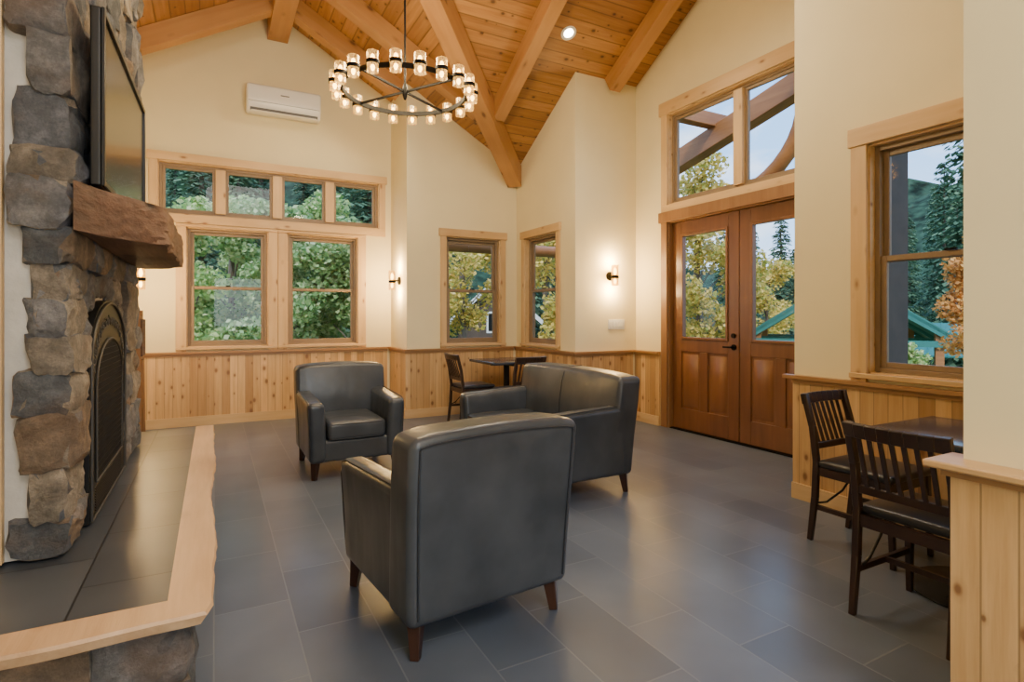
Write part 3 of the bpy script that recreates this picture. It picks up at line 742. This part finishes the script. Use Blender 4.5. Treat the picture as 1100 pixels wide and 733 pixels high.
# ------------------------------------------------------------------ chandelier
def chandelier():
    cx, cy, cz = 1.20, 3.87, 2.90
    r = empty('ring_chandelier', (cx,cy,cz), R_(12)); tag(r, 'black iron ring chandelier with twenty lit glass cylinder shades', 'chandelier')
    Rr = .45
    MB().lathe([(Rr-.024,-.016),(Rr-.012,-.016),(Rr-.012,.016),(Rr-.024,.016),(Rr-.024,-.016)], n=72).build('outer_ring', mt['bronze'], r)
    for k in range(2):
        a = PI*k/2+.35; p = Vector((math.cos(a),math.sin(a),0))*(Rr-.02); MB().bar(p, -p, .012, .014).build('spoke', mt['bronze'], r)
    MB().lathe([(.0001,-.06),(.008,-.055),(.016,-.03),(.022,0),(.016,.03),(.008,.06),(.0001,.06)], n=20).build('hub', mt['bronze'], r)
    top = zc(cx,cy)-cz
    MB().cyl((0,0,.05),(0,0,top-.02),.007,n=12).build('rod', mt['bronze'], r)
    MB().lathe([(.0001,top-.06),(.03,top-.06),(.06,top-.03),(.065,top),(.0001,top)], n=24).build('canopy', mt['bronze'], r)
    c0 = MB().lathe([(.0385,-.012),(.0415,-.012),(.0415,.012),(.0385,.012),(.0385,-.012)], n=20)
    c0.lathe([(.0001,-.012),(.014,-.012),(.014,.006),(.0001,.006)], n=12)
    c0.bar((-.034,0,0),(-.0,0,0),.008,.008)
    g0 = MB().lathe([(.036,-.062),(.037,.068),(.034,.068),(.033,-.062),(.036,-.062)], n=20)
    b0 = MB().lathe([(.0001,.006),(.010,.010),(.016,.028),(.010,.048),(.0001,.056)], n=12)
    b0.lathe([(.0001,-.012),(.010,-.016),(.015,-.030),(.010,-.046),(.0001,-.054)], n=12)
    me = []
    for mbx, nm, ma in ((c0,'lamp_holder',mt['bronze']),(g0,'glass_shade',mt['shade']),(b0,'bulb',mt['bulb'])): me.append(mbx.build(nm, ma, r))
    for k in range(20):
        a = 2*PI*k/20
        cp, gl, bl = me if k == 0 else [o.copy() for o in me]
        if k:
            for o in (cp,gl,bl): C.objects.link(o)
        cp.parent = r; gl.parent = cp; bl.parent = cp
        cp.location = (math.cos(a)*(Rr+.028), math.sin(a)*(Rr+.028), 0); cp.rotation_euler = (0,0,a)
        for o in (gl,bl): o.location = (0,0,0); o.rotation_euler = (0,0,0)
    for k in range(4):
        l = bpy.data.lights.new('lamp','POINT'); l.energy = 42; l.color = (1,.77,.45); l.shadow_soft_size = .12
        o = bpy.data.objects.new('lamp', l); C.objects.link(o); o.parent = r; a = PI/2*k+.4; o.location = (math.cos(a)*.28, math.sin(a)*.28, .22)
chandelier()

# ------------------------------------------------------------------ leather seating
def club(name, W, n):
    r = empty(name); hw = W/2; aw = .135
    for sx in (-1,1):
        for sy in (-1,1):
            x = sx*(hw-.075); y = .33 if sy > 0 else -.335
            MB().cyl((x+sx*.012,y+sy*.022,0),(x,y,.15),.024,.040,n=4).build('leg', mt['leg'], r, bevel=.003)
    MB().rbox((-hw+.03,-.37,.135),(hw-.03,.365,.31),.025,None,(6,3,2)).build('base', mt['leather'], r)
    for s in (-1,1):
        def f(p, s=s):
            t = (p.z-.13)/.5; u = (p.y+.34)/.74
            x = p.x + s*.022*t*t
            z = p.z + (.02*(1-u) - .012*u*u)*max(0,t)
            y = p.y + (.02*t if p.y > .2 else 0)
            return (x,y,z)
        a, b = sorted((s*(hw-aw-.02), s*(hw-.022)))
        o = MB().rbox((a,-.33,.13),(b,.385,.625),.042,f,(3,8,6)).build('arm', mt['leather'], r)
        e = s*(hw-.028)
        pts = [(e-s*.004,.372,.17),(e+s*.006,.386,.35),(e+s*.014,.392,.54),(e+s*.012,.38,.60),(e+s*.012,.33,.617),(e+s*.013,0,.632),(e+s*.013,-.28,.645)]
        MB().tube(pts,.0042,6).build('piping', mt['piping'], o)
    def fb(p):
        t = (p.z-.13)/.73; ax = abs(p.x)
        k = max(0,(ax-(hw-.10))/.10)
        z = p.z - (.016*k*k if t > .5 else 0) + (.018*(1-(p.x/hw)**2) if t > .8 else 0)
        front = (.022*max(0,math.sin(PI*min(1,max(0,(p.z-.42)/.42))))*max(0,1-(ax/(hw-.12))**4) if p.y > -.25 else 0)
        return (p.x*(.955+.045*min(1,t*1.3)), p.y - .062*t + .025*t*(1-t) + front - (.02*t if p.y > -.25 else 0), z)
    b = MB().rbox((-hw,-.40,.13),(hw,-.18,.860),.036,fb,(12,3,10)).build('backrest', mt['leather'], r)
    def onb(x,z,dy=-.003):
        q = fb(Vector((x,-.40,z))); return (q[0],q[1]+dy,q[2])
    for s in (-1,1):
        MB().tube([onb(s*(hw-.037),.17+.65*i/14) for i in range(15)],.0045,6).build('piping', mt['piping'], b)
    MB().tube([onb(-hw+.037+(2*hw-.074)*i/16,.824) for i in range(17)],.0045,6).build('piping', mt['piping'], b)
    if n > 1:
        MB().tube([onb(0,.15+.66*i/14) for i in range(15)],.0035,6).build('piping', mt['piping'], b)
        MB().tube([tuple(Vector(fb(Vector((0,y,z))))+Vector(d)) for y,z,d in [(-.37,.861,(0,0,.001)),(-.29,.861,(0,0,.001)),(-.22,.857,(0,0,.002))]]+[tuple(Vector(fb(Vector((0,-.18,.82-.37*i/10))))+Vector((0,.002,0))) for i in range(11)],.0035,6).build('piping', mt['piping'], b)
    iw = hw-aw-.025; cwid = 2*iw/n
    for k in range(n):
        x0 = -iw+k*cwid+.003; x1 = x0+cwid-.006; xc = (x0+x1)/2; hx = (x1-x0)/2
        def fc(p):
            e = max(0,1-((p.x-xc)/hx)**2)*max(0,1-((p.y-.09)/.31)**2)
            return (p.x,p.y,p.z+(.022*e if p.z > .38 else 0))
        o = MB().rbox((x0,-.22,.305),(x1,.395,.45),.035,fc,(6,6,2)).build('seat_cushion', mt['leather'], r)
        for zz in (.435,.32): MB().tube([(x0+.012,.0,zz),(x0+.008,.36,zz),(x0+.03,.390,zz),(xc,.398,zz),(x1-.03,.390,zz),(x1-.008,.36,zz),(x1-.012,.0,zz)],.0045,6).build('piping', mt['piping'], o)
    return r
c1 = club('leather_armchair', .79, 1); c1.location = (.965,2.425,0); c1.rotation_euler = (0,0,R_(6))
tag(c1, 'dark slate leather armchair nearest the camera with its back turned', 'armchair', 'leather seating group')
c2 = copy_tree(c1); c2.location = (1.03,4.98,0); c2.rotation_euler = (0,0,R_(180)); c2['label'] = 'dark slate leather armchair facing the camera in front of the gable windows'
c3 = club('leather_loveseat', 1.46, 2); c3.location = (2.34,3.93,0); c3.rotation_euler = (0,0,R_(90))
tag(c3, 'dark slate leather two seat loveseat seen from its end near the doors', 'loveseat', 'leather seating group')

# ------------------------------------------------------------------ dining chairs and tables
def bistro():
    r = empty('dining_chair'); H = .84; W = .185
    def post(x):
        m = MB(); pts = [(x,-.235,0),(x,-.205,.25),(x,-.195,.46),(x,-.220,.66),(x,-.270,H)]
        for i in range(4): m.bar(pts[i], (pts[i+1][0],pts[i+1][1],pts[i+1][2]+.004), .030 if i else .026, .034 if i else .028, (0,1,0), .030, .034)
        return m
    for s in (-1,1): post(s*W).build('rear_leg', mt['darkwood'], r, bevel=.004)
    for s in (-1,1): MB().bar((s*.182,.215,0),(s*.175,.195,.435),.024,.024,(0,1,0),.034,.034).build('front_leg', mt['darkwood'], r, bevel=.003)
    m = MB(); m.box(-.17,.17,.18,.205,.385,.435); m.box(-.17,.17,-.205,-.18,.385,.435); m.box(-.19,-.168,-.19,.19,.385,.435); m.box(.168,.19,-.19,.19,.385,.435)
    m.build('seat_frame', mt['darkwood'], r)
    MB().rbox((-.195,-.185,.435),(.195,.225,.475),.018,lambda p: (p.x*(1+.05*(p.y+.2)),p.y,p.z+(.012*max(0,1-(p.x/.2)**2)*max(0,1-(p.y/.21)**2) if p.z > .45 else 0)),(6,6,1)).build('seat', mt['vinyl'], r)
    m = MB(); n = 8; g = lambda x: -.268-.026*(1-(x/.2)**2)
    for i in range(n):
        x0 = -.20+.40*i/n; x1 = -.20+.40*(i+1)/n
        m.bar((x0,g(x0),H-.025),(x1+.002,g(x1),H-.025),.024,.062,(0,-.2,1))
    m.build('top_rail', mt['darkwood'], r, bevel=.004)
    MB().bar((-.18,-.208,.55),(.18,-.208,.55),.020,.036).build('lower_rail', mt['darkwood'], r, bevel=.003)
    m = MB()
    for i in range(7):
        x = -.135+i*.045; m.bar((x,-.210,.555),(x,-.268-.022*(1-(x/.2)**2),H-.045),.017,.010,(0,1,0))
    m.build('back_slats', mt['darkwood'], r)
    for s in (-1,1):
        MB().bar((s*.178,-.21,.20),(s*.178,.205,.20),.018,.026).build('side_stretcher', mt['darkwood'], r)
        MB().tube([(s*.160,-.20,.22),(s*.160,-.15,.24),(s*.160,-.06,.33),(s*.160,-.02,.40)],.006,8).build('folding_brace', mt['black'], r)
    MB().bar((-.178,.0,.20),(.178,.0,.20),.018,.024).build('cross_stretcher', mt['darkwood'], r)
    return r
def put(o, x, y, rz, label):
    o.location = (x,y,0); o.rotation_euler = (0,0,R_(rz)); tag(o, label, 'chair', 'slat back dining chairs')
d0 = bistro(); put(d0, 2.69, 1.265, -90, 'nearest dark slat back dining chair, seen from behind at the right table')
put(copy_tree(d0), 3.25, 1.82, 180, 'dark slat back dining chair against the right wall under the window edge')
put(copy_tree(d0), 2.79, 6.28, -90, 'dark slat back chair left of the far corner table')
put(copy_tree(d0), 3.11, 5.68, 4, 'dark slat back chair on the near side of the far corner table behind the loveseat')
def table():
    r = empty('pedestal_table')
    MB().rbox((-.36,-.36,.715),(.36,.36,.75),.012).build('tabletop', mt['laminate'], r)
    MB().cyl((0,0,.03),(0,0,.69),.038,n=20).build('column', mt['black'], r)
    m = MB(); m.bar((-.22,0,.70),(.22,0,.70),.05,.03); m.bar((0,-.22,.70),(0,.22,.70),.05,.03); m.build('top_bracket', mt['black'], r)
    MB().lathe([(.0001,0),(.27,0),(.275,.008),(.26,.018),(.10,.032),(.045,.05),(.04,.06)], n=40).build('base', mt['black'], r)
    return r
t0 = table(); t0.location = (3.15,1.28,0); tag(t0, 'dark square pedestal table under the right window', 'table', 'square pedestal tables')
t2 = copy_tree(t0); t2.location = (3.27,6.28,0); t2['label'] = 'dark square pedestal table in the far corner between two windows'

# ------------------------------------------------------------------ outdoors
tag(MB().box(-80,90,-60,90,-1.2,-1.0).build('ground', mt['ground']), 'grassy ground outside the building', kind='structure')
tag(MB().box(4.85,7.3,.9,7.0,-.3,-.06).build('porch_deck', mt['deck']), 'timber porch deck outside the entrance doors', 'deck')
def ray(u, d): a = (u-550)/600; return ((.4706+.8824*a)*d, (.8824-.4706*a)*d)
def hills():
    vs = []; fs = []; NA, NR = 110, 16
    for j in range(NR+1):
        rr = 44+j*2.2
        for i in range(NA+1):
            th = R_(-32+150*i/NA)
            deg = math.degrees(th)
            k = 1 if deg < 30 else max(0,1-(deg-30)/9)
            Hh = 24*k + 8.5*(1-k)
            if deg > 58: Hh = 8.5+9*min(1,(deg-58)/4)
            t = j/NR
            z = -1.2 + Hh*t + (noise.noise(Vector((i*.55,j*.7,0)))*1.6 + noise.noise(Vector((i*1.7,j*2,4)))*1.6)*t
            vs.append((math.sin(th)*rr, math.cos(th)*rr, z))
    for j in range(NR):
        for i in range(NA):
            a = j*(NA+1)+i; fs.append((a,a+1,a+NA+2,a+NA+1))
    tag(MB().add(vs,fs).build('hills', mt['hill']), 'dark forested hillside rising behind the trees', kind='structure')
hills()
def leaf_mesh(name, blobs, n, size, seed, mat, parent):
    rnd = random.Random(seed); vs = []; fs = []
    wts = [b[1]**2 for b in blobs]
    for i in range(n):
        c, rad, sq = rnd.choices(blobs, wts)[0]
        d = Vector((rnd.gauss(0,1),rnd.gauss(0,1),rnd.gauss(0,1))).normalized()*rad*(rnd.random()**.45)
        p = Vector(c)+Vector((d.x,d.y,d.z*sq))
        a = Vector((rnd.gauss(0,1),rnd.gauss(0,1),rnd.gauss(0,.6)-.3)).normalized(); b = a.orthogonal().normalized()
        b = (Matrix.Rotation(rnd.random()*6.28,3,a) @ b); s = size*rnd.uniform(.6,1.3)
        k = len(vs); vs += [p-a*s*.6, p+b*s*.42+a*s*.05, p+a*s*.6, p-b*s*.42+a*s*.05]; fs.append((k,k+1,k+2,k+3))
    return MB().add(vs,fs).build(name, mat, parent, smooth=False)
def broadleaf(x, y, h, rad, n, size, seed, mat, label, low=.2, z=-1.0, group='broadleaf trees outside', nb=20):
    r = empty('broadleaf_tree', (x,y,z)); tag(r, label, 'tree', group); rnd = random.Random(seed)
    blobs = []
    tr = MB(); tr.tube([(0,0,0),(.05,.03,h*.3),(-.05,.06,h*.6),(.02,0,h*.85)], .05*h/5+.02, 8)
    for i in range(nb):
        zz = h*(low+(1-low)*(i+rnd.random())/nb); k = math.sin(PI*min(1,max(.16,(zz/h-low*.6)/(1.05-low*.6))))**.6
        a = rnd.random()*6.28; q = rad*k*rnd.uniform(.15,.85)
        c = (math.cos(a)*q, math.sin(a)*q, zz); blobs.append((c, rad*rnd.uniform(.25,.42), .7))
        tr.tube([(0,0,max(.2,zz-.5*rad)),(c[0]*.5,c[1]*.5,zz-.2),(c[0],c[1],zz+.1)], .016, 5)
    tr.build('trunk', mt['bark'], r)
    leaf_mesh('foliage', blobs, n, size, seed, mat, r)
    return r
def conifer(H, Rd, seed, nb=10):
    r = empty('conifer_tree'); rnd = random.Random(seed); vs = []; fs = []
    nw = int(H*4.0)
    for w in range(nw):
        t = w/nw; z = H*(.03+.97*t); L = Rd*(1-t)**.65*rnd.uniform(.75,1.0)+.10
        for b in range(nb):
            a = rnd.random()*6.28; o = Vector((math.cos(a),math.sin(a),0)); sd = Vector((-o.y,o.x,0)); dr = rnd.uniform(.15,.45)
            for j in range(8):
                u = (j+.6)/9; p = o*(L*u)+Vector((0,0,z-dr*L*u*u+rnd.uniform(-.08,.08)))
                side = 1 if j % 2 else -1
                dirv = (o*.6+sd*side*.8*(1-u*.4)+Vector((0,0,-.45))).normalized(); ln = (.16+.20*L*(1-u*.5))*rnd.uniform(.7,1.2); wd = ln*.28
                nn = dirv.cross(Vector((0,0,1))).normalized()
                k = len(vs); vs += [p, p+dirv*ln*.5+nn*wd, p+dirv*ln, p+dirv*ln*.5-nn*wd]; fs.append((k,k+1,k+2,k+3))
    MB().cyl((0,0,0),(0,0,H*.97),.012*H+.03,.02,8).build('trunk', mt['bark'], r)
    MB().add(vs,fs).build('foliage', mt['needle'], r, smooth=False)
    return r
prot = [conifer(15,1.75,1), conifer(11,1.5,2), conifer(8,1.3,3)]; RD = [1.95,1.7,1.5]
rnd = random.Random(21); used = [False]*3; placed = []
MAPL = [(205,11.5,4.6,1.4),(250,13.6,5.1,1.4),(300,11.6,4.5,1.3),(345,13.4,4.9,1.4),(385,11.8,4.2,1.2)]
for (u,d,h,rd) in MAPL: placed.append((*ray(u,d),rd*1.15))
placed.append((*ray(1022,18.5),2.4)); placed.append((*ray(905,15.5),3.4))
def con(u, d, k, sc, z=-1.0, tight=1.0):
    x, y = ray(u,d); rr = RD[k]*sc
    for (a,b,c) in placed:
        if max(abs(a-x),abs(b-y)) < (c+rr)*tight: return False
    placed.append((x,y,rr))
    o = prot[k] if not used[k] else copy_tree(prot[k]); used[k] = True
    o.location = (x,y,z); o.scale = (sc,sc,sc*rnd.uniform(.9,1.15)); o.rotation_euler = (0,0,rnd.randrange(4)*PI/2)
    tag(o, 'dark green conifer in the dense forest seen through the windows', 'tree', 'conifers of the surrounding forest')
    return True
for i in range(2500): con(rnd.uniform(140,430), rnd.uniform(16,41), rnd.choice((0,0,1)), rnd.uniform(.9,1.15))
for i in range(800): con(rnd.uniform(450,640), rnd.uniform(29,42), rnd.choice((0,1)), rnd.uniform(.9,1.15))
for i in range(600): con(rnd.uniform(700,900), rnd.uniform(33,43), 2, rnd.uniform(.95,1.2))
for i in range(2000): con(rnd.uniform(945,1065), rnd.uniform(12,20), 2, rnd.uniform(.75,.9), tight=.85)
for i in range(3000): con(rnd.uniform(940,1075), rnd.uniform(21,38), rnd.choice((1,1,2)), rnd.uniform(.9,1.15), tight=.8)
ML = ['pale green maple in the left part of the left tall window','pale green maple behind the right side of the left tall window','pale green maple seen behind the post between the two tall windows','pale green maple in the middle of the right tall window','pale green maple behind the right edge of the right tall window']
for i,(u,d,h,rad) in enumerate(MAPL):
    x,y = ray(u,d); broadleaf(x,y,h,rad,13000,.100,30+i,mt['maple'],ML[i], .10,nb=26)
x,y = ray(498,16); broadleaf(x,y,5.4,1.5,6000,.10,50,mt['gold'],'golden tree in the window behind the far dining table',.35)
x,y = ray(588,15); broadleaf(x,y,5.0,1.5,6000,.10,51,mt['gold'],'golden tree in the corner side wall window',.25)
x,y = ray(752,13.5); broadleaf(x,y,5.9,1.5,14000,.09,52,mt['gold'],'golden tree seen through the left door glass',.08,nb=30)
x,y = ray(825,24); broadleaf(x,y,4.6,1.9,8000,.12,53,mt['gold'],'yellow tree seen through the right door glass',.1)
x,y = ray(1050,9.3); broadleaf(x,y,3.7,.75,6000,.06,54,mt['orange'],'orange leaved tree at the right edge of the near window',.45,nb=26)
x,y = ray(968,9.0); broadleaf(x,y,1.8,.65,7000,.06,55,mt['maple'],'low green shrub tree beneath the near window conifers',.1)

def pavilion(u, d, rz, label):
    x, y = ray(u,d); r = empty('pavilion', (x,y,-1.0), rz); tag(r, label, 'pavilion', 'teal roofed pavilions')
    for s in (-1,1):
        m = MB()
        m.add([(s*2.6,-2.2,1.75),(s*2.6,2.2,1.75),(0,2.2,3.5),(0,-2.2,3.5),(s*2.6,-2.2,1.83),(s*2.6,2.2,1.83),(0,2.2,3.58),(0,-2.2,3.58)],
              [(0,1,2,3),(7,6,5,4),(0,4,5,1),(1,5,6,2),(2,6,7,3),(3,7,4,0)])
        for i in range(11):
            yy = -2.2+i*.44; m.bar((s*2.6,yy,1.85),(0,yy,3.60),.03,.04)
        m.build('roof_slope', mt['teal'], r)
        for yy in (-2.0,2.0): MB().box(s*2.1-.09,s*2.1+.09,yy-.09,yy+.09,0,2.15).build('post', mt['log'], r)
    for yy in (-2.15,0,2.15):
        m = MB(); m.bar((-2.5,yy,1.80),(2.5,yy,1.80),.12,.16); m.bar((-2.5,yy,1.80),(0,yy,3.45),.1,.12); m.bar((2.5,yy,1.80),(0,yy,3.45),.1,.12); m.bar((0,yy,1.8),(0,yy,3.4),.1,.1); m.build('truss', mt['teal'], r)
    return r
pavilion(900, 15.5, R_(-55), 'teal roofed open pavilion seen through the right door glass').scale = (.92,.92,.92)
pavilion(1022, 18.5, R_(20), 'teal roofed pavilion low in the near right window').scale = (.58,.58,.58)
x, y = ray(534, 25); r = empty('cabin', (x,y,-1.0), R_(-28)); tag(r, 'small brown cabin with white trimmed gable seen through the corner window', 'cabin')
m = MB().prism([(-1.6,0),(1.6,0),(1.6,2.3),(0,3.7),(-1.6,2.3)], lambda a,b,h: (a,h,b), -1.6, 2.0); m.build('walls', mt['cabin'], r)
for s in (-1,1):
    MB().add([(s*1.95,-2,1.98),(s*1.95,2.2,1.98),(0,2.2,3.72),(0,-2,3.72),(s*1.95,-2,2.06),(s*1.95,2.2,2.06),(0,2.2,3.80),(0,-2,3.80)],
              [(0,1,2,3),(7,6,5,4),(0,4,5,1),(1,5,6,2),(2,6,7,3),(3,7,4,0)]).build('roof_slope', mt['greyp'], r)
    MB().bar((s*1.95,-2.0,2.02),(0,-2.0,3.76),.05,.16).build('barge_board', mt['cwhite'], r)
f = MB().box(-.4,.4,-1.64,-1.60,1.6,2.5).build('window_frame', mt['cwhite'], r); MB().box(-.32,.32,-1.65,-1.63,1.68,2.42).build('pane', mt['tvs'], f)

r = empty('entrance_porch', (6.6,4.0,-.06)); tag(r, 'brown timber truss of the entrance porch seen through the transom', 'porch')
MB().bar((0,3.3,3.70),(0,.05,4.45),.22,.30).build('timber_rafter', mt['logY'], r, bevel=.01)
MB().bar((0,-3.3,3.70),(0,.0,4.45),.22,.30).build('timber_rafter', mt['logY'], r, bevel=.01)
MB().bar((-1.7,1.9,4.25),(.35,1.9,4.25),.16,.20).build('purlin', mt['log'], r, bevel=.01)
MB().tube([(0,1.75-1.25*math.sin(t),3.05+1.05*(1-math.cos(t))) for t in [PI/2*i/10 for i in range(11)]], .10, 14).build('curved_brace', mt['logY'], r)
MB().bar((-1.7,0,4.66),(.35,0,4.66),.18,.24).build('ridge_timber', mt['log'], r, bevel=.01)
for s in (-1,1): MB().box(-.11,.11,s*2.9-.11,s*2.9+.11,0,3.72).build('post', mt['log'], r, bevel=.01)
r = empty('side_porch', (4.4,8.7,-1.0)); tag(r, 'log beam and posts outside the far corner windows', 'porch')
MB().cyl((-2.0,0,3.48),(1.5,0,3.48),.10,n=16).build('log_beam', mt['log'], r)
MB().cyl((1.3,.2,3.48),(1.3,-3.2,3.48),.10,n=16).build('log_beam', mt['logY'], r)
MB().cyl((1.3,0,0),(1.3,0,3.4),.10,n=16).build('log_post', mt['log'], r)

# ------------------------------------------------------------------ lights & world
def area(loc, rot, sx, sy, p, col):
    l = bpy.data.lights.new('fill_light','AREA'); l.shape = 'RECTANGLE'; l.size = sx; l.size_y = sy; l.energy = p; l.color = col
    o = bpy.data.objects.new('fill_light', l); C.objects.link(o); o.location = loc; o.rotation_euler = rot; return o
area((.7,-1.6,4.2), (R_(35),0,0), 1.8, 1.8, 120, (1,.95,.88))  # added warm fill behind the camera, no fixture there
area((2.6,3.2,4.3), (0,0,0), .8, .8, 38, (1,.89,.70))  # added soft overhead fill, not one of the recessed lights
area((.9,-2.6,1.7), (R_(90),0,0), 1.8, 1.4, 82, (.82,.91,1.0))  # added cool fill from behind the camera, brightens the foreground
sl = bpy.data.lights.new('sun','SUN'); sl.energy = 2.9; sl.angle = R_(8); sl.color = (1,.95,.86)
so = bpy.data.objects.new('sun', sl); C.objects.link(so); so.rotation_euler = Vector((.5,.6,-.6)).to_track_quat('-Z','Y').to_euler()
w = bpy.data.worlds.new('World'); bpy.context.scene.world = w; w.use_nodes = True; nt = w.node_tree; nt.nodes.clear()
tc = nd(nt,'ShaderNodeTexCoord'); sp = nd(nt,'ShaderNodeSeparateXYZ'); nt.links.new(tc.outputs['Generated'], sp.inputs[0])
sky = ramp(nt, sp.outputs[2], [(0,(.58,.74,.94)),(.25,(.27,.52,.92)),(.8,(.13,.33,.78))])
f = noisen(nt, mapping(nt, tc.outputs['Generated'], (2.2,2.2,5)), 1.4, 6, .55)
cl = ramp(nt, f, [(.46,(0,0,0)),(.66,(1,1,1))])
col = mix(nt, cl, sky, (.92,.95,1.0))
bg = nd(nt,'ShaderNodeBackground'); nt.links.new(col, bg.inputs[0]); bg.inputs[1].default_value = 3.2
ow = nd(nt,'ShaderNodeOutputWorld'); nt.links.new(bg.outputs[0], ow.inputs[0])

# ------------------------------------------------------------------ camera
cd = bpy.data.cameras.new('camera'); cam = bpy.data.objects.new('camera', cd); C.objects.link(cam)
cam.location = (0,0,1.3); cam.rotation_euler = (R_(90),0,R_(-28.07))
cd.sensor_width = 36; cd.sensor_fit = 'HORIZONTAL'; cd.lens = 600/1100*36; cd.shift_y = -26.5/1100; cd.clip_start = .05; cd.clip_end = 300
bpy.context.scene.camera = cam
